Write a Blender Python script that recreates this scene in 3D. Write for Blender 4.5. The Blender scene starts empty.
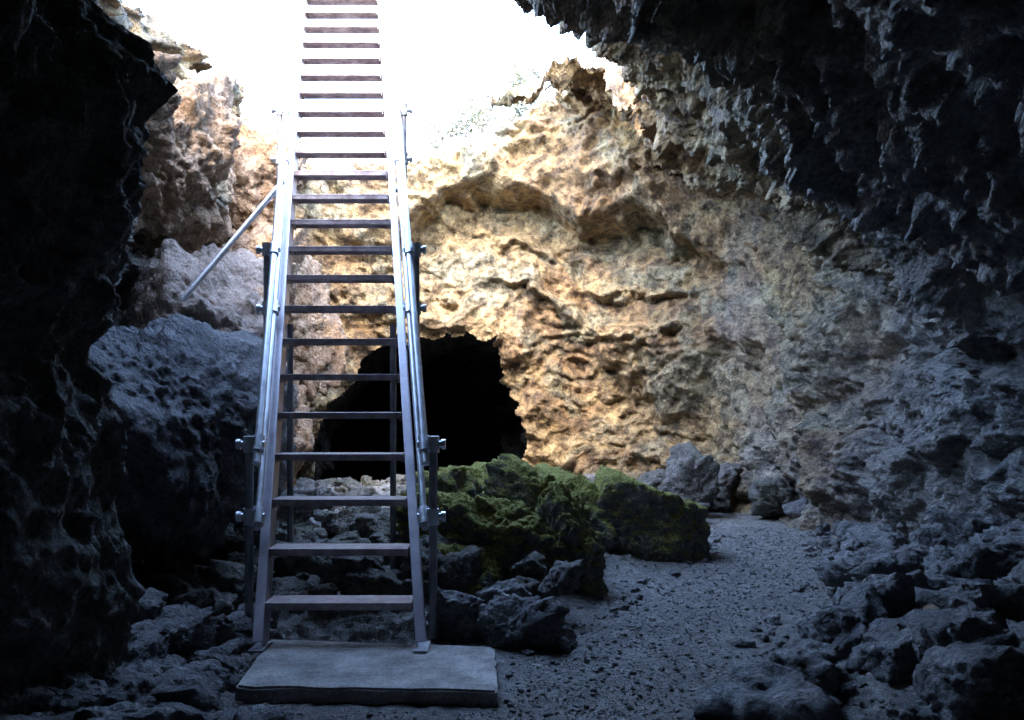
import bpy, math, random
import numpy as np
from mathutils import Vector, Matrix

rng = np.random.RandomState(7)
random.seed(7)
scene = bpy.context.scene

# ------------------------------------------------------------------ noise
PERM = np.random.RandomState(3).permutation(256).astype(np.int32)
PERM = np.concatenate([PERM, PERM, PERM])
G = np.random.RandomState(5).normal(size=(256, 3)).astype(np.float32)
G /= np.linalg.norm(G, axis=1)[:, None]

def pn(p):
    p = p.astype(np.float32)
    i = np.floor(p).astype(np.int32)
    f = p - i
    i &= 255
    u = f * f * f * (f * (f * 6 - 15) + 10)
    def g(dx, dy, dz):
        h = PERM[PERM[PERM[(i[:, 0] + dx) & 255] + ((i[:, 1] + dy) & 255)] + ((i[:, 2] + dz) & 255)]
        v = G[h]
        return v[:, 0] * (f[:, 0] - dx) + v[:, 1] * (f[:, 1] - dy) + v[:, 2] * (f[:, 2] - dz)
    x00 = g(0,0,0) * (1-u[:,0]) + g(1,0,0) * u[:,0]
    x10 = g(0,1,0) * (1-u[:,0]) + g(1,1,0) * u[:,0]
    x01 = g(0,0,1) * (1-u[:,0]) + g(1,0,1) * u[:,0]
    x11 = g(0,1,1) * (1-u[:,0]) + g(1,1,1) * u[:,0]
    y0 = x00 * (1-u[:,1]) + x10 * u[:,1]
    y1 = x01 * (1-u[:,1]) + x11 * u[:,1]
    return (y0 * (1-u[:,2]) + y1 * u[:,2]) * 1.6

def fbm(p, o=4, gain=.5):
    a = 1.0; s = 0; q = p.copy()
    for k in range(o):
        s = s + a * pn(q + 17.3 * k); a *= gain; q = q * 2.03
    return s

def ridged(p, o=4, gain=.5):
    a = 1.0; s = 0; q = p.copy()
    for k in range(o):
        s = s + a * (1 - 2.2 * np.abs(pn(q + 31.7 * k))); a *= gain; q = q * 2.07
    return s

def sstep(a, b, x):
    t = np.clip((x - a) / (b - a), 0, 1)
    return t * t * (3 - 2 * t)

def ledges(h, sharp=.16):
    # layered rock: swells outward going up each layer and undercuts sharply at its foot
    f = h - np.floor(h)
    return np.where(f < sharp, f / sharp, 1 - .85 * (f - sharp) / (1 - sharp))

def inpoly(x, y, poly):
    c = np.zeros(x.shape, bool)
    n = len(poly); j = n - 1
    for i in range(n):
        xi, yi = poly[i]; xj, yj = poly[j]
        t = ((yi > y) != (yj > y)) & (x < (xj - xi) * (y - yi) / (yj - yi + 1e-12) + xi)
        c ^= t; j = i
    return c

# ------------------------------------------------------------------ mesh helpers
def make_obj(name, verts, faces, mat=None, smooth=True, parent=None):
    verts = np.asarray(verts, dtype=np.float32)
    me = bpy.data.meshes.new(name)
    nf, k = faces.shape
    me.vertices.add(len(verts)); me.vertices.foreach_set('co', verts.ravel())
    me.loops.add(nf * k); me.loops.foreach_set('vertex_index', faces.astype(np.int32).ravel())
    me.polygons.add(nf)
    me.polygons.foreach_set('loop_start', np.arange(0, nf * k, k, dtype=np.int32))
    me.update(calc_edges=True)
    me.polygons.foreach_set('use_smooth', np.full(len(me.polygons), smooth))
    me.update()
    ob = bpy.data.objects.new(name, me)
    scene.collection.objects.link(ob)
    if mat: me.materials.append(mat)
    if parent: ob.parent = parent
    return ob

def add_attr(ob, name, vals):
    a = ob.data.attributes.new(name, 'FLOAT', 'POINT')
    a.data.foreach_set('value', np.asarray(vals, dtype=np.float32))

# ------------------------------------------------------------------ materials
def newmat(name):
    m = bpy.data.materials.new(name); m.use_nodes = True
    nt = m.node_tree
    return m, nt, nt.nodes['Principled BSDF']

def N(nt, t, **kw):
    n = nt.nodes.new(t)
    for k, v in kw.items(): setattr(n, k, v)
    return n

def mixc(nt, fac, a, b, mode='MIX'):
    n = nt.nodes.new('ShaderNodeMix'); n.data_type = 'RGBA'; n.blend_type = mode
    for sock, v in ((0, fac), (6, a), (7, b)):
        if hasattr(v, 'links'): nt.links.new(v, n.inputs[sock])
        else: n.inputs[sock].default_value = v
    return n.outputs[2]

def ramp(nt, src, p0, p1, c0=(0,0,0,1), c1=(1,1,1,1)):
    r = nt.nodes.new('ShaderNodeValToRGB')
    r.color_ramp.elements[0].position = p0; r.color_ramp.elements[0].color = c0
    r.color_ramp.elements[1].position = p1; r.color_ramp.elements[1].color = c1
    nt.links.new(src, r.inputs[0])
    return r.outputs[0]

def math_(nt, op, a, b):
    n = nt.nodes.new('ShaderNodeMath'); n.operation = op
    for i, v in enumerate((a, b)):
        if hasattr(v, 'links'): nt.links.new(v, n.inputs[i])
        else: n.inputs[i].default_value = v
    return n.outputs[0]

def C(r, g, b): return (r, g, b, 1)

def rock_mat(name, dark, light, accent, scale=1.0, moss=None, attr=None, attr_cols=None, bump=1.0, rough=.9, spec=.25, speck=.6):
    m, nt, b = newmat(name)
    tc = N(nt, 'ShaderNodeTexCoord'); L = nt.links
    def noise(s, det=4, ro=.65, dist=0):
        n = N(nt, 'ShaderNodeTexNoise'); n.inputs['Scale'].default_value = s * scale
        n.inputs['Detail'].default_value = det; n.inputs['Roughness'].default_value = ro
        n.inputs['Distortion'].default_value = dist
        L.new(tc.outputs['Object'], n.inputs['Vector']); return n.outputs['Fac']
    n1 = noise(1.0, 5, .7, .6); n2 = noise(6, 7, .72); n3 = noise(38, 3, .7)
    col = mixc(nt, ramp(nt, n2, .36, .64), dark, light)
    col = mixc(nt, ramp(nt, n1, .45, .62), col, accent)
    if attr:
        at = N(nt, 'ShaderNodeAttribute', attribute_name=attr)
        c2 = mixc(nt, ramp(nt, n2, .4, .62), attr_cols[0], attr_cols[1])
        c2 = mixc(nt, ramp(nt, n1, .46, .56), c2, mixc(nt, ramp(nt, n2, .42, .6), attr_cols[2], attr_cols[3]))
        # weathering that follows the layering of the rock
        ly = N(nt, 'ShaderNodeAttribute', attribute_name='layer')
        c2 = mixc(nt, ly.outputs['Fac'], c2, mixc(nt, ramp(nt, n2, .4, .62), attr_cols[4], attr_cols[5]))
        col = mixc(nt, at.outputs['Fac'], col, c2)
    col = mixc(nt, speck, col, ramp(nt, n3, .3, .7, C(.2,.2,.2), C(1.6,1.6,1.6)), 'MULTIPLY')
    if moss:
        ge = N(nt, 'ShaderNodeNewGeometry'); sx = N(nt, 'ShaderNodeSeparateXYZ'); L.new(ge.outputs['Normal'], sx.inputs[0])
        s_ = math_(nt, 'ADD', sx.outputs['Z'], math_(nt, 'MULTIPLY', n1, 2.4))
        md = N(nt, 'ShaderNodeMapRange'); md.inputs['From Min'].default_value = moss[0]; md.inputs['From Max'].default_value = moss[0] + .6
        L.new(s_, md.inputs['Value'])
        col = mixc(nt, md.outputs[0], col, mixc(nt, ramp(nt, n3, .35, .65), moss[1], moss[2]))
    L.new(col, b.inputs['Base Color'])
    b.inputs['Roughness'].default_value = rough
    b.inputs['Specular IOR Level'].default_value = spec
    vo = N(nt, 'ShaderNodeTexVoronoi'); vo.inputs['Scale'].default_value = 19 * scale
    L.new(tc.outputs['Object'], vo.inputs['Vector'])
    h = math_(nt, 'ADD', math_(nt, 'MULTIPLY', n2, .12), math_(nt, 'ADD', math_(nt, 'MULTIPLY', vo.outputs['Distance'], .022), math_(nt, 'MULTIPLY', n3, .02)))
    b1 = N(nt, 'ShaderNodeBump'); b1.inputs['Strength'].default_value = min(1, bump); b1.inputs['Distance'].default_value = 1.25 * bump / scale
    L.new(h, b1.inputs['Height']); L.new(b1.outputs[0], b.inputs['Normal'])
    return m

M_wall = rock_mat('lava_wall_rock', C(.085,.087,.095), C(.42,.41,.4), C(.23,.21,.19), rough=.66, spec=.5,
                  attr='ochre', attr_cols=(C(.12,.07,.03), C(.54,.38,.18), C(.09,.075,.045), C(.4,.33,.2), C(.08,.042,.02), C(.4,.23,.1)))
M_lava = rock_mat('lava_rock', C(.055,.056,.06), C(.36,.355,.355), C(.16,.157,.16), scale=1.6, rough=.7, spec=.45)
M_ledge = rock_mat('ledge_rock', C(.06,.06,.068), C(.28,.275,.285), C(.13,.13,.135), scale=1.3, bump=1.0, rough=.75, spec=.4)
M_pale = rock_mat('pale_ledge_rock', C(.24,.19,.15), C(.62,.5,.42), C(.42,.32,.26), scale=1.2)
M_brown = rock_mat('brown_rock', C(.18,.11,.065), C(.66,.48,.33), C(.42,.26,.15), scale=1.2)
M_moss = rock_mat('mossy_rock', C(.06,.06,.06), C(.28,.27,.25), C(.15,.14,.12), scale=1.8,
                  moss=(1.1, C(.085,.09,.022), C(.4,.38,.1)))
M_rub = rock_mat('rubble_rock', C(.06,.06,.06), C(.27,.25,.23), C(.14,.14,.11), scale=1.6)
M_tunnel_shade = rock_mat('tunnel_shade_lava', C(.02,.02,.022), C(.085,.082,.085), C(.045,.043,.043), scale=1.3)  # tunnel's darkness put into a near-black rock colour
M_floor = rock_mat('cinder_gravel', C(.11,.105,.098), C(.33,.315,.295), C(.17,.163,.152), scale=3.6, bump=.8, speck=1.0)
M_terrain = rock_mat('surface_ground', C(.3,.24,.18), C(.56,.5,.4), C(.45,.38,.28), scale=.8)

def metal_mat(name, c, c2, rough, metallic):
    m, nt, b = newmat(name)
    tc = N(nt, 'ShaderNodeTexCoord')
    n = N(nt, 'ShaderNodeTexNoise'); n.inputs['Scale'].default_value = 9; n.inputs['Detail'].default_value = 6; n.inputs['Roughness'].default_value = .7
    nt.links.new(tc.outputs['Object'], n.inputs['Vector'])
    nt.links.new(mixc(nt, ramp(nt, n.outputs['Fac'], .4, .65), c, c2), b.inputs['Base Color'])
    b.inputs['Metallic'].default_value = metallic
    nt.links.new(ramp(nt, n.outputs['Fac'], .3, .7, (rough-.1,rough-.1,rough-.1,1), (rough+.15,rough+.15,rough+.15,1)), b.inputs['Roughness'])
    return m
M_galv = metal_mat('galvanised_steel', C(.55,.57,.6), C(.75,.76,.78), .38, .75)
M_string = metal_mat('painted_steel', C(.5,.46,.5), C(.62,.58,.62), .42, .45)
M_tread = metal_mat('worn_tread_steel', C(.26,.2,.2), C(.52,.45,.44), .5, .25)
M_post = metal_mat('weathered_post_steel', C(.22,.22,.24), C(.4,.4,.42), .45, .6)

m, nt, b = newmat('slab_concrete'); M_conc = m
tc = N(nt, 'ShaderNodeTexCoord')
n1 = N(nt, 'ShaderNodeTexNoise'); n1.inputs['Scale'].default_value = 3.5; n1.inputs['Detail'].default_value = 8; n1.inputs['Roughness'].default_value = .75
n2 = N(nt, 'ShaderNodeTexNoise'); n2.inputs['Scale'].default_value = 60; n2.inputs['Detail'].default_value = 4
for n in (n1, n2): nt.links.new(tc.outputs['Object'], n.inputs['Vector'])
c = mixc(nt, ramp(nt, n1.outputs['Fac'], .38, .62), C(.2,.185,.17), C(.48,.45,.42))
c = mixc(nt, .7, c, ramp(nt, n2.outputs['Fac'], .3, .7, C(.5,.5,.5), C(1.2,1.2,1.2)), 'MULTIPLY')
nt.links.new(c, b.inputs['Base Color']); b.inputs['Roughness'].default_value = .9
bp = N(nt, 'ShaderNodeBump'); bp.inputs['Strength'].default_value = .5; bp.inputs['Distance'].default_value = .008
nt.links.new(n2.outputs['Fac'], bp.inputs['Height']); nt.links.new(bp.outputs[0], b.inputs['Normal'])

def leaf_mat(name, c1, c2):
    m, nt, b = newmat(name)
    oi = N(nt, 'ShaderNodeTexCoord')
    n = N(nt, 'ShaderNodeTexNoise'); n.inputs['Scale'].default_value = 5
    nt.links.new(oi.outputs['Object'], n.inputs['Vector'])
    nt.links.new(mixc(nt, ramp(nt, n.outputs['Fac'], .4, .6), c1, c2), b.inputs['Base Color'])
    b.inputs['Roughness'].default_value = .6
    return m
M_leaf = leaf_mat('washed_bush_leaf', C(.17,.18,.13), C(.34,.34,.27))  # leaf colours paled to imitate blown-out sky glare
M_twig = leaf_mat('bush_twig', C(.24,.2,.16), C(.34,.29,.24))

# ------------------------------------------------------------------ cave shell
P0 = np.array([-0.3, 7.5, 1.8])
planes = [  # normal, point
    ((0,0,-1), (0,0,-1.2)),
    ((0,1,.05), (-1,13.9,2)),
    ((.55,.83,0), (2.75,13.2,0)),
    ((.99,.11,-.04), (4.0,6.4,1)),
    ((.62,-.25,.745), (2.3,8,3.95)),
    ((0,-.25,.97), (0,7.2,5.0)),
    ((-1,-.02,0.03), (-3.5,9,3)),
    ((-.93,-.37,0), (-3.3,4,0)),
    ((0,-1,0), (0,-2.8,0)),
]
NL, NT = 1500, 640
lon = np.linspace(0, 2*np.pi, NL, endpoint=False)
lat = np.linspace(-.55, np.pi/2 - .002, NT)
LO, LA = np.meshgrid(lon, lat)
D = np.stack([np.cos(LA)*np.cos(LO), np.cos(LA)*np.sin(LO), np.sin(LA)], -1).reshape(-1, 3)
K = 14
acc = np.zeros(len(D)); nrm = np.zeros_like(D)
for n, pt in planes:
    n = np.array(n, float); n /= np.linalg.norm(n)
    h = n @ (np.array(pt) - P0)
    inv = np.clip(D @ n, 0, None) / h
    w = inv ** K
    acc += w; nrm += w[:, None] * n
R = acc ** (-1.0 / K)
nrm /= np.linalg.norm(nrm, axis=1)[:, None]
P = P0 + D * R[:, None]

def seg_lip(x, z, pts):
    return z - np.interp(x, [p[0] for p in pts], [p[1] for p in pts])

X, Y, Z = P.T
warp = np.stack([fbm(P*.7+5, 3), fbm(P*.7+25, 3), fbm(P*.7+45, 3)], -1)
Pw = P + warp * .45
near = sstep(1.0, 5.0, Y)
backw = sstep(9.5, 11.5, Y)
rightw = sstep(2.0, 3.2, X)
disp = .42 * fbm(Pw * .55, 3) * (.4 + .6 * near)
rot = np.array([[1,0,0],[0,.78,.62],[0,-.62,.78]])
q = Pw @ rot.T
disp += -.15 * ridged(q * np.array([.8, .5, 1.3]) * .8, 3) * (.6 + .4*near)
disp += -.06 * ridged(q * np.array([2.6, 1.9, 3.6]) + 9, 4, .6) * (1 - .3*backw)
wx = .22*fbm(P*1.4+3, 4); wz = .22*fbm(P*1.4+13, 4)
# tilted layering with undercut ledges
lay = Z*1.15 + .33*X + .9*fbm(P*.6+60, 4) + .3*fbm(P*2.2+70, 4)
disp += -.34 * (ledges(lay, .24) - .5) * sstep(-.3,.35, fbm(P*.5+90, 2)) * (.35+.65*near) * (1-.4*rightw)
lay2 = Z*2.6 - 1.0*X + 1.4*fbm(P*.9+160, 4) + .4*fbm(P*3+170, 4)
disp += -.12 * (ledges(lay2, .28) - .5) * sstep(-.3,.3, fbm(P*.9+190, 2)) * (.4+.6*near) * (1-.6*rightw)
pit = fbm(P*3.3+33, 3, .6)
disp += .06 * sstep(.35, .75, pit)
disp += .03 * fbm(P * 8, 4, .7)
# one long arched brow that thickens to the right into a broad overhanging ledge
lip = seg_lip(X + wx, Z + wz, [(-3.2,3.6),(-1.6,4.0),(-1.0,4.4),(-.3,4.65),(.3,4.5),(.8,4.15),(1.3,4.05),(1.9,4.1),(2.6,3.7),(3.4,3.0)])
brow = np.interp(X, [-2.0,-1.4,-.5,.4,1.2,2.2,2.9,3.6], [.0,.35,.45,.5,.62,.55,.35,0])
disp += -brow * sstep(-.05, .2, lip) * sstep(2.0, .7, lip) * backw
hol = np.interp(X, [-1.9,-1.3,.2,.8,2.2,3.2], [0,.5,.45,.34,.3,0])
disp += hol * sstep(.0, -.12, lip) * sstep(-.85, -.2, lip) * backw
# crevice running down below it
cr = X + .18*fbm(P*1.6+77,3) - np.interp(Z, [1.0,2.0,3.4,4.5], [1.9,1.35,.85,.5])
disp += .22 * np.exp(-(cr/.11)**2) * backw * sstep(1.2,1.9,Z) * sstep(4.2,3.6,Z)
tx, tz = -1.35, 1.3
tun = ((X-tx)/1.9)**2 + ((Z-tz)/1.5)**2
disp += -.22 * np.exp(-((tun-1)**2)*4) * backw
P2 = P + nrm * disp[:, None]
X, Y, Z = P2.T

tunpoly = [(-2.95,-.2),(-3.0,.75),(-2.8,1.35),(-2.5,1.65),(-2.3,2.1),(-1.75,2.3),(-.6,2.45),(-.3,2.3),(-.15,1.75),(.15,1.4),(.22,.6),(.12,-.2)]
wob = .14 * fbm(P2*1.8, 4)
in_t = inpoly(X + wob, Z + wob, tunpoly) & (Y > 12)
rimz = np.interp(X, [-3.5,-1.5,-.4,.1,.6,1.5,2.8], [4.85,4.95,5.3,5.5,6.0,6.5,7]) + .22*fbm(P2*1.2+4, 4)
ylip = np.interp(X, [-3.5,-2,-.5,.1,.7,1.5,2.4], [5.6,6.3,7,7.9,8.6,9.4,11.2]) + .3*fbm(P2*1.1+7, 4)
in_s = (Z > np.where(Y > 11.7, rimz, np.where(X > -2.4, 3.6, np.where(X > -3.05, 4.1, rimz)))) & (Y > ylip) & (X < 1.5 - .25*sstep(10,12,Y) + .25*fbm(P2*.9+17, 4))
idx = np.arange(NL*NT).reshape(NT, NL)
a = idx[:-1, :]; b_ = np.roll(idx, -1, axis=1)[:-1, :]; c_ = np.roll(idx, -1, axis=1)[1:, :]; d_ = idx[1:, :]
quads = np.stack([a, b_, c_, d_], -1).reshape(-1, 4)
ft = in_t[quads].all(1); fs = in_s[quads].all(1)
keep = ~(ft | fs)
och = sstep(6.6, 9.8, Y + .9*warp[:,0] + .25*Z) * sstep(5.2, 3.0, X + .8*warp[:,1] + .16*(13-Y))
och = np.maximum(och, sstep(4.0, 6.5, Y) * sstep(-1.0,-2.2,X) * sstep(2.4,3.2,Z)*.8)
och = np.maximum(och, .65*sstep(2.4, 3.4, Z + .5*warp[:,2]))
fl_ = lay - np.floor(lay)
layer = .8 * sstep(.35, .8, fl_ + .5*fbm(P*1.1+210, 4)) * sstep(-.35, .25, fbm(P*.45+230, 3))
layer = np.maximum(layer, .85*sstep(-.05,.2,lip)*sstep(.0,.9,X)*backw*sstep(-.5,.2,fbm(P*1.2+240,4)))
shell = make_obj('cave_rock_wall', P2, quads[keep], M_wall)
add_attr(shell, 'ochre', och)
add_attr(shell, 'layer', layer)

# tunnel: extrude the opening's own boundary back into the rock
tq = quads[ft]
e = np.concatenate([tq[:, [0,1]], tq[:, [1,2]], tq[:, [2,3]], tq[:, [3,0]]])
es = np.sort(e, 1); key = es[:,0].astype(np.int64) * (NL*NT) + es[:,1]
u, inv_, cnt = np.unique(key, return_inverse=True, return_counts=True)
be = e[cnt[inv_] == 1]
bv = np.unique(be); remap = {v: i for i, v in enumerate(bv)}
B = P2[bv]; ben = np.array([[remap[x], remap[y]] for x, y in be])
cen = B.mean(0); S = 60; rings = []
for s in range(S + 1):
    t = s / S
    rel = B - cen
    grow = 1 + .35*math.sin(min(t*6,1)*math.pi/2) if t < .95 else 1.35*(1-(t-.95)/.05)
    grow = max(grow, .001)
    V = cen + rel * np.array([grow, 1, grow])
    V[:, 1] = B[:, 1]*(1-t) + (13.6)*t + t * 11
    V[:, 0] -= t*t*3.0
    V[:, 2] -= sstep(0, .25, t) * .5
    V += (np.stack([fbm(V*.8+2,4), fbm(V*.8+12,4), fbm(V*.8+22,4)], -1)) * .4 * min(1, t*12)
    rings.append(V)
nb = len(B)
fr = [np.stack([ben[:,0]+s*nb, ben[:,1]+s*nb, ben[:,1]+(s+1)*nb, ben[:,0]+(s+1)*nb], -1) for s in range(S)]
make_obj('lava_tunnel', np.concatenate(rings), np.concatenate(fr), M_tunnel_shade)

# ------------------------------------------------------------------ cave floor
def path_x(y): return np.interp(y, [0,3.5,4.1,5.2,6.5,8.2,10,12], [.1,.1,.15,.75,1.5,2.35,2.8,2.85])
def path_w(y): return np.interp(y, [0,4.1,5.2,6.5,8.2,10,12], [.9,.98,.75,.78,.58,.55,.45])
def ground_z(x, y, fine=True):
    x = np.asarray(x, float); y = np.asarray(y, float)
    p = np.stack([x, y, np.zeros_like(x)], -1)
    off = np.abs(x - path_x(y)) - path_w(y)
    o = sstep(0, .9, off)
    z = -.075 + .02*fbm(p*1.5, 3)
    z = z + o * (.1*fbm(p*1.1+3, 4) + .07)
    z = z + sstep(0, 2.0, off) * sstep(.5, 2.5, x - path_x(y)+0.6) * .3
    z = z + sstep(8, 12.0, y) * .22 * sstep(2.6, 1.2, x)
    z = z - sstep(12.8, 13.8, y) * .6 * sstep(.6, .2, x)
    sl = sstep(1.25, .75, np.maximum(np.abs(x+.75)/1.0, np.abs(y-4.75)/.75))
    z = z*(1-sl) + (-.075)*sl
    if fine: z = z + (.01+.03*o) * fbm(p*9, 4, .7)
    return z
gx = np.linspace(-6, 6.5, 560); gy = np.linspace(-3.5, 15, 800)
GX, GY = np.meshgrid(gx, gy)
gz = ground_z(GX.ravel(), GY.ravel())
ii = np.arange(560*800).reshape(800, 560)
gq = np.stack([ii[:-1,:-1], ii[:-1,1:], ii[1:,1:], ii[1:,:-1]], -1).reshape(-1, 4)
make_obj('cave_floor', np.stack([GX.ravel(), GY.ravel(), gz], -1), gq, M_floor)

# ------------------------------------------------------------------ rocks
import bmesh
ICO = {}
def ico(sub):
    if sub not in ICO:
        bm = bmesh.new(); bmesh.ops.create_icosphere(bm, subdivisions=sub, radius=1)
        v = np.array([x.co[:] for x in bm.verts]); f = np.array([[x.index for x in q.verts] for q in bm.faces])
        bm.free(); v /= np.linalg.norm(v, axis=1)[:, None]
        ICO[sub] = (v, f)
    return ICO[sub]

def rock(center, size, seed, sub=4, npl=12, k=26, amp=.1, rz=None, extra=None, fine=.03, tilt=.25):
    r = np.random.RandomState(seed)
    v, f = ico(sub)
    acc = np.zeros(len(v))
    ns = r.normal(size=(npl, 3)); ns /= np.linalg.norm(ns, axis=1)[:, None]
    hs = r.uniform(.58, 1.0, npl)
    L = [(n, h) for n, h in zip(ns, hs)] + [(np.array(q), 1.0) for q in ((1,0,0),(-1,0,0),(0,1,0),(0,-1,0),(0,0,1),(0,0,-1))]
    if extra: L += [(np.array(n, float)/np.linalg.norm(n), h) for n, h in extra]
    for n, h in L:
        acc += (np.clip(v @ n, 0, None) / h) ** k
    p = v * (acc ** (-1.0/k))[:, None]
    o = r.uniform(0, 80, 3)
    size = np.array(size, float)
    ws = p * (size / size.mean())
    d = amp * fbm(ws*1.3 + o, 3) - amp*.5*ridged(ws*2.6 + o, 4, .6)
    if sub > 3: d = d + fine * fbm(ws*9 + o, 3, .65)
    p = p * (1 + d)[:, None] * size
    if rz is None: rz = r.uniform(0, 6.28)
    A = Matrix.Rotation(rz, 3, 'Z') @ Matrix.Rotation(r.uniform(-tilt,tilt), 3, 'X')
    p = p @ np.array(A).T
    return p + np.array(center), f

def join(parts):
    vs, fs, o = [], [], 0
    for v, f in parts:
        vs.append(v); fs.append(f + o); o += len(v)
    return np.concatenate(vs), np.concatenate(fs)

parts = [rock((-.1,7.0,.2), (.66,.6,.64), 11, 6, amp=.15, rz=.2, k=12),
         rock((.4,6.8,.12), (.4,.42,.6), 12, 6, amp=.14, rz=.4, k=12),
         rock((-.5,7.3,.25), (.42,.5,.5), 13, 6, amp=.14, rz=-.3, k=12),
         rock((.2,7.7,.42), (.55,.45,.5), 17, 6, amp=.14, rz=-.3, k=12),
         rock((.6,8.3,.3), (.45,.45,.45), 19, 5, amp=.14, rz=-.3, k=12),
         rock((-.35,6.5,.05), (.35,.3,.35), 14, 5, amp=.14, rz=1, k=12),
         rock((-.1,8.6,.4), (.6,.4,.4), 22, 5, amp=.14, rz=1, k=12),
         rock((-.75,8.2,.35), (.5,.4,.4), 18, 5, amp=.14, rz=1, k=12)]
v, f = join(parts); make_obj('mossy_boulder', v, f, M_moss)
v, f = rock((1.2,8.35,.2), (.66,.42,.62), 21, 6, npl=0, amp=.08, rz=-.12, k=40, tilt=0,
            extra=[((.38,.05,.92),.66), ((-.1,-1,-.25),.78), ((-.9,-.1,.5),.85), ((.9,-.5,.2),.85)])
make_obj('mossy_boulder', v, f, M_moss)
parts = [rock((.02,5.35,.02), (.26,.22,.2), 31, 5, amp=.18, rz=.1), rock((-.27,5.5,.02), (.2,.2,.2), 32, 5, amp=.16),
         rock((.27,5.3,-.02), (.13,.14,.14), 33, 5, amp=.14), rock((-.02,5.65,.05), (.2,.2,.2), 34, 5, amp=.14)]
v, f = join(parts); make_obj('lava_boulder', v, f, M_lava)

# big tilted block and ledge on the left
parts = [rock((-2.5,6.35,1.16), (.75,.95,.9), 41, 6, npl=5, amp=.13, rz=.1, k=34, fine=.045,
              extra=[((.55,-.5,.68),.6), ((.15,-.75,-.65),.85), ((.9,-.3,-.35),.8), ((.8,-.55,.1),.72)])]
v, f = join(parts); make_obj('tilted_rock_block', v, f, M_ledge)
parts = [rock((-2.85,7.9,1.75), (.85,1.1,1.05), 43, 6, npl=5, amp=.12, rz=.3, extra=[((.5,-.5,.7),.8)]),
         rock((-2.95,8.8,1.9), (.8,.9,1.1), 45, 6, npl=6, amp=.12, rz=.1, extra=[((.5,-.5,.7),.8)])]
v, f = join(parts); make_obj('rock_ledge', v, f, M_pale)
parts = [rock((-3.3,7.9,3.5), (.65,.8,.8), 51, 6, amp=.15, npl=10), rock((-3.4,9.2,3.9), (.6,.8,.9), 52, 6, amp=.15, npl=10),
         rock((-3.2,10.6,4.1), (.5,.8,.9), 53, 6, amp=.15, npl=10), rock((-3.1,10.2,2.6), (.6,.8,.9), 54, 6, amp=.15, npl=10),
         rock((-3.3,6.7,3.5), (.55,.7,.65), 56, 6, amp=.15, npl=10), rock((-3.1,12.0,2.6), (.7,.8,1.3), 57, 6, amp=.15, npl=10),
         rock((-3.1,10.9,.9), (.6,.8,1.2), 58, 6, amp=.15, npl=10)]
v, f = join(parts); make_obj('brown_rock_outcrop', v, f, M_brown)

# dark buttress close on the left
by = np.linspace(1.2, 6.2, 400); bz = np.linspace(-.4, 4.8, 400)
BY, BZ = np.meshgrid(by, bz); yy = BY.ravel(); zz = BZ.ravel()
prof = np.interp(zz, [-.4,.5,1.2,1.6,1.85,2.1,2.35,2.6,2.9,3.05,3.2,3.6,4.8], [-2.05,-1.9,-1.95,-2.08,-1.9,-1.9,-1.9,-1.77,-1.7,-1.8,-1.95,-2.05,-2.2])
xx = prof - np.clip(4.0-yy,0,9)**1.5*.38 - np.clip(yy-4.3,0,9)*1.3
pp = np.stack([xx, yy, zz], -1)
wq = pp + .3*np.stack([fbm(pp*.8,2), fbm(pp*.8+9,2), fbm(pp*.8+19,2)], -1)
xx = xx + .1*fbm(wq*1.2, 4) + .1*ridged(wq*np.array([1.5,1.5,1.1])+4, 4) + .03*ridged(pp*4,3) - .07
ii = np.arange(400*400).reshape(400, 400)
bq = np.stack([ii[:-1,:-1], ii[:-1,1:], ii[1:,1:], ii[1:,:-1]], -1).reshape(-1, 4)
make_obj('dark_rock_buttress', np.stack([xx, yy, zz], -1), bq, M_rub)

def rubble(name, n, region, smin, smax, seed, mat, sub=4, zoff=0, bias=1.8, avoid=None):
    r = np.random.RandomState(seed); parts = []
    tries = 0
    while len(parts) < n and tries < n*20:
        tries += 1
        x, y = region(r)
        if avoid and avoid(x, y): continue
        s = smin + (smax-smin) * r.rand()**bias
        z = float(ground_z([x],[y],False)[0]) + s*.25 + (zoff(x,y,r) if callable(zoff) else zoff)
        parts.append(rock((x,y,z), (s*r.uniform(.75,1.35), s*r.uniform(.75,1.35), s*r.uniform(.5,.95)), r.randint(1e6), sub if s > .08 else 3, npl=11, k=40, amp=.2, fine=.05))
    v, f = join(parts); return make_obj(name, v, f, mat)
def inpath(x, y): return abs(x - path_x(y)) < path_w(y)*1.0
def reg_r(r):
    y = r.uniform(3.6, 7.0); x = path_x(y) + path_w(y) + .05 + r.rand()**.7 * 2.1
    return x, y
rubble('rubble_pile', 230, reg_r, .035, .25, 61, M_lava, zoff=lambda x,y,r: r.rand()*.2*min(1,max(0,x-1.5)), bias=1.7)
def reg_r2(r):
    y = r.uniform(6.5, 12.5); x = path_x(y) + path_w(y) + .03 + r.rand() * 1.2
    return x, y
rubble('rubble_pile', 160, reg_r2, .04, .24, 62, M_lava, zoff=lambda x,y,r: r.rand()*.15, bias=2.0)
def reg_l(r): return r.uniform(-2.3,-1.25), r.uniform(3.0, 5.6)
rubble('rubble_pile', 130, reg_l, .05, .2, 63, M_lava, avoid=lambda x,y: x > -1.5 and y > 4.1, zoff=lambda x,y,r: r.rand()*.2*min(1,max(0,-1.5-x)))
def reg_b(r): return r.uniform(-3.2,.4), r.uniform(5.7, 9.5)
rubble('rubble_pile', 170, reg_b, .06, .24, 64, M_rub, zoff=lambda x,y,r: r.rand()*.25)
def reg_c(r): return r.uniform(-3.0,2.0), r.uniform(9.2, 12.9)
rubble('rubble_pile', 190, reg_c, .05, .2, 65, M_rub, avoid=inpath)
def reg_f(r): return r.uniform(-1.9,-.7), r.uniform(3.3, 4.2)
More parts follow.
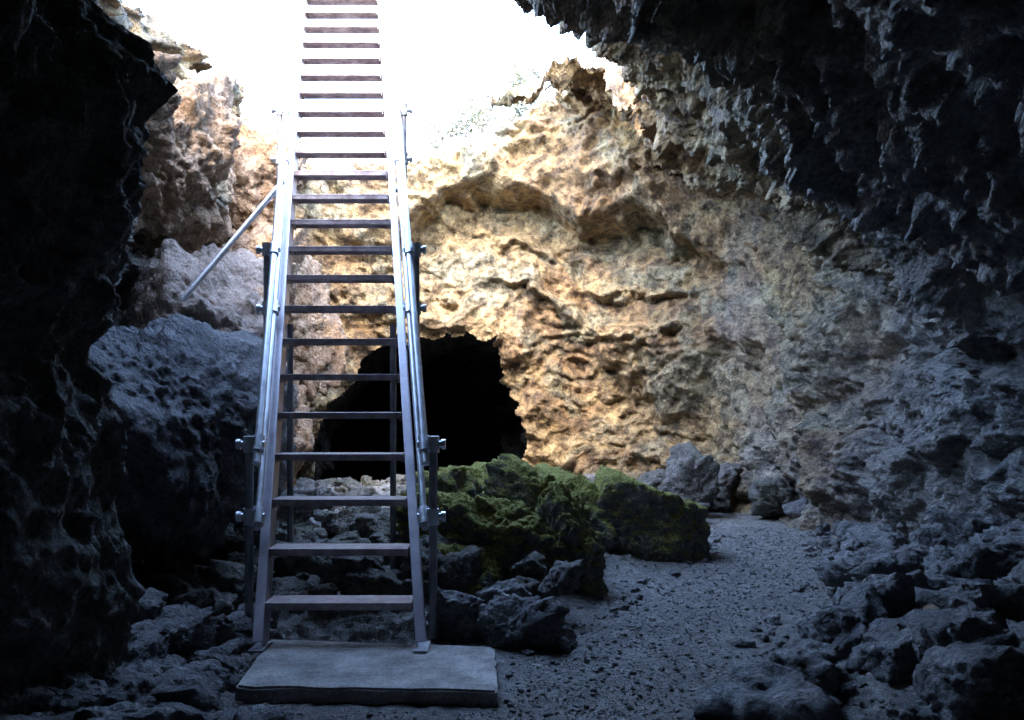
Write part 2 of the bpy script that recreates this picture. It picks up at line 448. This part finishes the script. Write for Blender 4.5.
rubble('rubble_pile', 45, reg_f, .03, .1, 66, M_lava, avoid=lambda x,y: x > -1.0+ (4.2-y)*.2)
def reg_s(r):
    y = 4 + 6*r.rand(); s_ = r.choice([-1,1]); return path_x(y) + s_*path_w(y)*r.uniform(.7,1.15), y
rubble('scattered_stones', 150, reg_s, .01, .05, 67, M_lava, bias=2.5, avoid=lambda x,y: x < 0 and y < 5.3)
parts = [rock((2.25,11.1,.35), (.4,.4,.5), 71, 5, amp=.16), rock((2.7,11.9,.2), (.4,.35,.35), 72, 5, amp=.16), rock((3.3,11.0,.15),(.35,.35,.3),73,5, amp=.16), rock((1.95,10.5,.05),(.3,.25,.22),74,5, amp=.16),
         rock((1.9,11.8,.2), (.35,.35,.3), 75, 5, amp=.16)]
v, f = join(parts); make_obj('fallen_boulder', v, f, M_rub)
v, f = rock((2.4,3.95,-.05), (.42,.5,.36), 81, 6, amp=.17); make_obj('fallen_boulder', v, f, M_brown)

# loose gravel on the path
r = np.random.RandomState(90)
n = 16000
ys = 3.3 + 7*r.rand(n)**1.6; xs = path_x(ys) + r.normal(size=n)*path_w(ys)*.8; ss = .003 + .0045*r.rand(n)**2 + .014*r.rand(n)**16
k_ = ~((xs > -1.45) & (xs < -.03) & (ys > 4.2) & (ys < 5.25)); xs, ys, ss = xs[k_], ys[k_], ss[k_]
zs = ground_z(xs, ys)
base = [rock((0,0,0), (1.2,1,.7), i, 1 if i else 2, npl=6, k=16, amp=.08) for i in range(12)]
pts = []
for i, (x, y, s, z) in enumerate(zip(xs, ys, ss, zs)):
    bv_, bf = base[i % 12]; a_ = i*1.7; ca, sa = math.cos(a_), math.sin(a_)
    pts.append((np.stack([bv_[:,0]*ca-bv_[:,1]*sa, bv_[:,0]*sa+bv_[:,1]*ca, bv_[:,2]], -1)*s + [x,y,z+s*.2], bf))
v, f = join(pts); make_obj('path_gravel', v, f, M_lava)

# ------------------------------------------------------------------ slab
fl=(-1.36,4.34); fr_=(-.07,4.27); br=(-.1,5.04); bl=(-1.42,5.2)
bm = bmesh.new()
lo = [bm.verts.new((x,y,-.14)) for x,y in (fl,fr_,br,bl)]; hi = [bm.verts.new((x,y,0)) for x,y in (fl,fr_,br,bl)]
bm.faces.new(hi); bm.faces.new(lo[::-1])
for i in range(4): bm.faces.new((lo[i], lo[(i+1)%4], hi[(i+1)%4], hi[i]))
bmesh.ops.bevel(bm, geom=bm.edges[:], offset=.012, segments=2, affect='EDGES')
bmesh.ops.subdivide_edges(bm, edges=bm.edges[:], cuts=12, use_grid_fill=True)
for vv in bm.verts:
    nn = fbm(np.array([vv.co[:]])*6, 3)[0]; vv.co.x += .012*nn; vv.co.y += .014*nn
    vv.co.z += .004*nn
me = bpy.data.meshes.new('concrete_slab'); bm.to_mesh(me); bm.free(); me.materials.append(M_conc)
scene.collection.objects.link(bpy.data.objects.new('concrete_slab', me))

# ------------------------------------------------------------------ ladder
lad = bpy.data.objects.new('steel_ladder', None); scene.collection.objects.link(lad)
SL = 1.11
def cx(y): return -.964 - .19*(y-5)
def beam(p1, p2, w, h):
    p1 = np.array(p1, float); p2 = np.array(p2, float)
    d = p2-p1; d /= np.linalg.norm(d); s = np.array([1.,0,0]); s -= d*(s@d); s /= np.linalg.norm(s); n = np.cross(s, d)
    vs = [p + s*w/2*a + n*h/2*b for p in (p1, p2) for a, b in ((-1,-1),(1,-1),(1,1),(-1,1))]
    fs = np.array([[0,3,2,1],[4,5,6,7],[0,1,5,4],[1,2,6,5],[2,3,7,6],[3,0,4,7]])
    return np.array(vs), fs
def pipe(p1, p2, r_, seg=14):
    p1 = np.array(p1, float); p2 = np.array(p2, float); d = p2-p1; d /= np.linalg.norm(d)
    t = np.array([0,0,1.]) if abs(d[2]) < .9 else np.array([1.,0,0])
    a = np.cross(d, t); a /= np.linalg.norm(a); b = np.cross(d, a)
    vs = []
    for p, rr in ((p1, 0), (p1, r_), (p2, r_), (p2, 0)):
        for k in range(seg):
            an = 2*math.pi*k/seg; vs.append(p + (a*math.cos(an) + b*math.sin(an))*max(rr, .0005))
    fs = [[j*seg+k, j*seg+(k+1)%seg, (j+1)*seg+(k+1)%seg, (j+1)*seg+k] for j in range(3) for k in range(seg)]
    return np.array(vs), np.array(fs)
def part(name, lst, mat, bevel=0, smooth=False):
    v, f = join(lst); ob = make_obj(name, v, f, mat, smooth=smooth, parent=lad)
    if bevel:
        md = ob.modifiers.new('bevel', 'BEVEL'); md.width = bevel; md.segments = 2
    if smooth:
        md = ob.modifiers.new('es', 'EDGE_SPLIT'); md.split_angle = math.radians(40)
    return ob
yb, yt = 5.0, 11.9
for s, nm in ((-1, 'stringer_1'), (1, 'stringer_2')):
    p1 = np.array([cx(yb)+s*.455, yb, 0.0]); p2 = np.array([cx(yt)+s*.455, yt, SL*(yt-yb)])
    dirv = (p2-p1)/np.linalg.norm(p2-p1); nv = np.array([0,-dirv[2],dirv[1]]); nv /= np.linalg.norm(nv)
    lst = [beam(p1+[-s*.022,0,0], p2+[-s*.022,0,0], .008, .15),
           beam(p1+nv*.078, p2+nv*.078, .055, .009), beam(p1-nv*.078, p2-nv*.078, .055, .009)]
    part(nm, lst, M_string, .002)
    part('foot_plate', [beam((p1[0],p1[1]-.1,.008),(p1[0],p1[1]+.1,.008),.08,.012)], M_post)
tr, lips = [], []
z = .2265
while z < SL*(yt-yb)-.05:
    y = 5 + z/SL; c0 = cx(y)
    tr.append(beam((c0, y-.10, z), (c0, y+.10, z), .846, .012))
    lips.append(beam((c0, y-.0985, z-.02), (c0, y-.0905, z-.02), .846, .034))
    lips.append(beam((c0, y+.092, z-.02), (c0, y+.100, z-.02), .846, .03))
    for s in (-1,1): lips.append(beam((c0+s*.418, y-.09, z-.03), (c0+s*.418, y+.09, z-.03), .008, .05))
    z += .2705
part('treads', tr, M_tread, .003); part('tread_angles', lips, M_tread, .0015)
HZ = lambda y: 1.13 + SL*(y-5.4)
rails, posts, fit = [], [], []
ys_p = [5.4, 6.66, 8.0]
for s in (-1, 1):
    o = .505
    rails.append(pipe((cx(5.30)+s*o,5.30,HZ(5.30)), (cx(8.05)+s*o,8.05,HZ(8.05)), .025))
    rails.append(pipe((cx(5.34)+s*o,5.34,HZ(5.34)-.44), (cx(8.05)+s*o,8.05,HZ(8.05)-.44), .021))
    for k, y in enumerate(ys_p):
        xo = cx(y)+s*.56
        zb = -.05 if k == 0 else SL*(y-5)-.1
        posts.append(pipe((xo,y,zb), (xo,y,HZ(y)+.045), .026))
        if k: posts.append(pipe((cx(y)+s*.45,y,zb+.06),(xo+s*.03,y,zb+.06), .02))
        for dz in (0, -.44):
            zc = HZ(y)+dz
            fit.append(pipe((cx(y)+s*.465,y,zc), (xo+s*.06,y,zc), .022))
            fit.append(pipe((xo,y,zc-.05), (xo,y,zc+.05), .037))
            fit.append(pipe((cx(y-.04)+s*o,y-.04,zc-.04*SL), (cx(y+.04)+s*o,y+.04,zc+.04*SL), .036))
            fit.append(pipe((xo+s*.05,y,zc), (xo+s*.075,y,zc), .032))
part('handrails', rails, M_galv, smooth=True); part('rail_posts', posts, M_post, smooth=True); part('clamp_fittings', fit, M_galv, smooth=True)
part('brace_pole', [pipe((-1.95,7.55,3.26), (-2.66,7.0,2.12), .024)], M_galv, smooth=True)
part('support_legs', [pipe((cx(6.9)+s*.40,6.9,SL*1.9-.12), (cx(6.9)+s*.40,6.9,-.1), .024) for s in (-1,1)], M_post, smooth=True)
part('top_landing', [beam((cx(yt)-.55,yt+.0,SL*(yt-yb)+.02), (cx(yt)-.55,yt+1.2,SL*(yt-yb)+.02), 2.0, .03)], M_tread)

# ------------------------------------------------------------------ surface terrain round the skylight
ctr = np.array([-.8, 10.3])
bp_ = np.array([(-3.3,5.7,4.6),(-2,6.3,4.85),(-.5,7,5.0),(.1,7.9,5.2),(.7,8.6,5.15),(1.5,9.4,5.05),(1.85,10.8,5.6),(1.6,12.2,6.2),(1.2,13.1,6.35),(.5,13.4,5.95),(-.4,13.5,5.3),(-1.6,13.5,4.9),(-3.2,13.3,4.95),(-3.4,10,4.95),(-3.5,8,4.75)])
dn = []
for i in range(len(bp_)):
    p, q2 = bp_[i], bp_[(i+1)%len(bp_)]
    for t in np.linspace(0,1,20,endpoint=False): dn.append(p*(1-t)+q2*t)
dn = np.array(dn); an = np.arctan2(dn[:,1]-ctr[1], dn[:,0]-ctr[0]); rr = np.hypot(dn[:,1]-ctr[1], dn[:,0]-ctr[0])
o = np.argsort(an); an, rr, zr = an[o], rr[o], dn[o,2]
NA, NR = 900, 112
th = np.linspace(-np.pi, np.pi, NA, endpoint=False)
R0 = np.interp(th, an, rr, period=2*np.pi); Z0 = np.interp(th, an, zr, period=2*np.pi)
cc = np.stack([np.cos(th)*3, np.sin(th)*3, th*0], -1)
fars = sstep(.0, .4, np.sin(th))
R0 = R0 + .12*fbm(cc*1.5, 4) + .05 + .22*fars
ext = np.concatenate([[.30, .12, .02, .0], np.geomspace(.03, 400, NR-4)])
dips = [-.6, -.32, -.14, -.05] + [0]*(NR-4)
nearside = sstep(-.2, -.8, np.sin(th)) * sstep(-.7,-.3,np.cos(th))  # raises the unseen near rim to shape the sun's shadow edge
TV = []
for e_, dp in zip(ext, dips):
    rad = R0 + (e_ if not dp else e_*fars)
    x = ctr[0] + rad*np.cos(th); y = ctr[1] + rad*np.sin(th)
    p = np.stack([x,y,np.full_like(x, dp)], -1)
    if dp:
        x = x + .06*fbm(p*3,3)*fars; y = y + .06*fbm(p*3+9,3)*fars
        ee = 0
    else: ee = e_
    g = 1 - math.exp(-max(ee,0)/1.2)
    far = min(1, max(0, (ee-4)/30))
    zz_ = (Z0 + .02 + (.6 + .3*nearside)*g)*(1-far) + 6.0*far + min(1,max(0,ee)/.5+.15)*(.22*fbm(p*.9,4)+.15*ridged(p*2,3)*(1-far)) + dp*(.25+.75*fars)
    TV.append(np.stack([x, y, zz_], -1))
ii = np.arange(NA*NR).reshape(NR, NA); jj = np.roll(ii, -1, axis=1)
tqd = np.stack([ii[:-1], jj[:-1], jj[1:], ii[1:]], -1).reshape(-1,4)
make_obj('surface_ground', np.concatenate(TV), tqd, M_terrain)
r = np.random.RandomState(5); parts = []
for i in range(60):
    t = r.uniform(-np.pi, np.pi); R_ = np.interp(t, an, rr, period=2*np.pi); z_ = np.interp(t, an, zr, period=2*np.pi)
    s = r.uniform(.12,.34); e_ = r.uniform(.05,.7)
    if t < .5 or t > 2.7: continue
    parts.append(rock((ctr[0]+(R_+.25+e_)*math.cos(t), ctr[1]+(R_+.25+e_)*math.sin(t), z_+.08), (s*1.2,s,s*.8), 500+i, 5, amp=.14))
v, f = join(parts); make_obj('rim_rocks', v, f, M_brown)

def bush(name, c, R3, n, seed):
    r = np.random.RandomState(seed); e = bpy.data.objects.new(name, None); scene.collection.objects.link(e)
    c = np.array(c, float); R3 = np.array(R3, float)
    vs, fs = [], []; st = []
    for k in range(16):
        d = r.normal(size=3); d[2] = abs(d[2])+.5; d /= np.linalg.norm(d)
        st.append(pipe(c-[0,0,R3[2]*.9], c + d*R3*r.uniform(.5,.95), .012, 6))
    cl = []
    for k in range(30):
        d = r.normal(size=3); d /= np.linalg.norm(d); cl.append(c + d*R3*r.uniform(.45,1.0))
    for i in range(n):
        q = cl[r.randint(len(cl))] + r.normal(size=3)*R3*.16
        a = r.normal(size=3); a /= np.linalg.norm(a); b2 = np.cross(a, r.normal(size=3)); b2 /= np.linalg.norm(b2)
        s = r.uniform(.015,.035); k0 = len(vs)
        vs += [q-a*s*1.6, q+b2*s*.6, q+a*s*1.6, q-b2*s*.6]; fs.append([k0,k0+1,k0+2,k0+3])
    make_obj('leaves', np.array(vs), np.array(fs), M_leaf, smooth=False, parent=e)
    v, f = join(st); make_obj('stems', v, f, M_twig, parent=e)
bush('bush', (-.35,14.6,5.9), (.75,.5,.55), 3800, 1)
bush('bush', (-1.2,14.9,5.8), (.5,.5,.45), 1800, 2)
bush('bush', (.2,14.0,6.4), (.4,.4,.4), 2200, 4)

# ------------------------------------------------------------------ light
SE = math.radians(42); AZ = math.radians(6)
to_sun = Vector((-math.sin(AZ)*math.cos(SE), -math.cos(AZ)*math.cos(SE), math.sin(SE)))
sd = bpy.data.lights.new('sun', 'SUN'); sd.energy = 3.8; sd.angle = math.radians(4); sd.color = (1, .85, .6)
so = bpy.data.objects.new('sun', sd); so.rotation_euler = to_sun.to_track_quat('Z', 'Y').to_euler(); so.location = (0,0,20)
scene.collection.objects.link(so)
w = bpy.data.worlds.new('World'); scene.world = w; w.use_nodes = True
nt = w.node_tree; bg = nt.nodes['Background']
sk = nt.nodes.new('ShaderNodeTexSky'); sk.sky_type = 'NISHITA'; sk.sun_disc = False
sk.sun_elevation = SE; sk.sun_rotation = math.atan2(to_sun.x, to_sun.y)
nt.links.new(sk.outputs[0], bg.inputs[0]); bg.inputs[1].default_value = 5.6

cd = bpy.data.cameras.new('camera'); cam = bpy.data.objects.new('camera', cd); scene.collection.objects.link(cam)
cam.location = (0,0,1.4); cam.rotation_euler = (math.radians(90),0,0)
cd.sensor_width = 36; cd.lens = 31.18; cd.shift_y = 40/1024; cd.clip_end = 2000; cd.clip_start = .05
scene.camera = cam
scene.view_settings.view_transform = 'Standard'; scene.view_settings.look = 'None'; scene.view_settings.exposure = 0
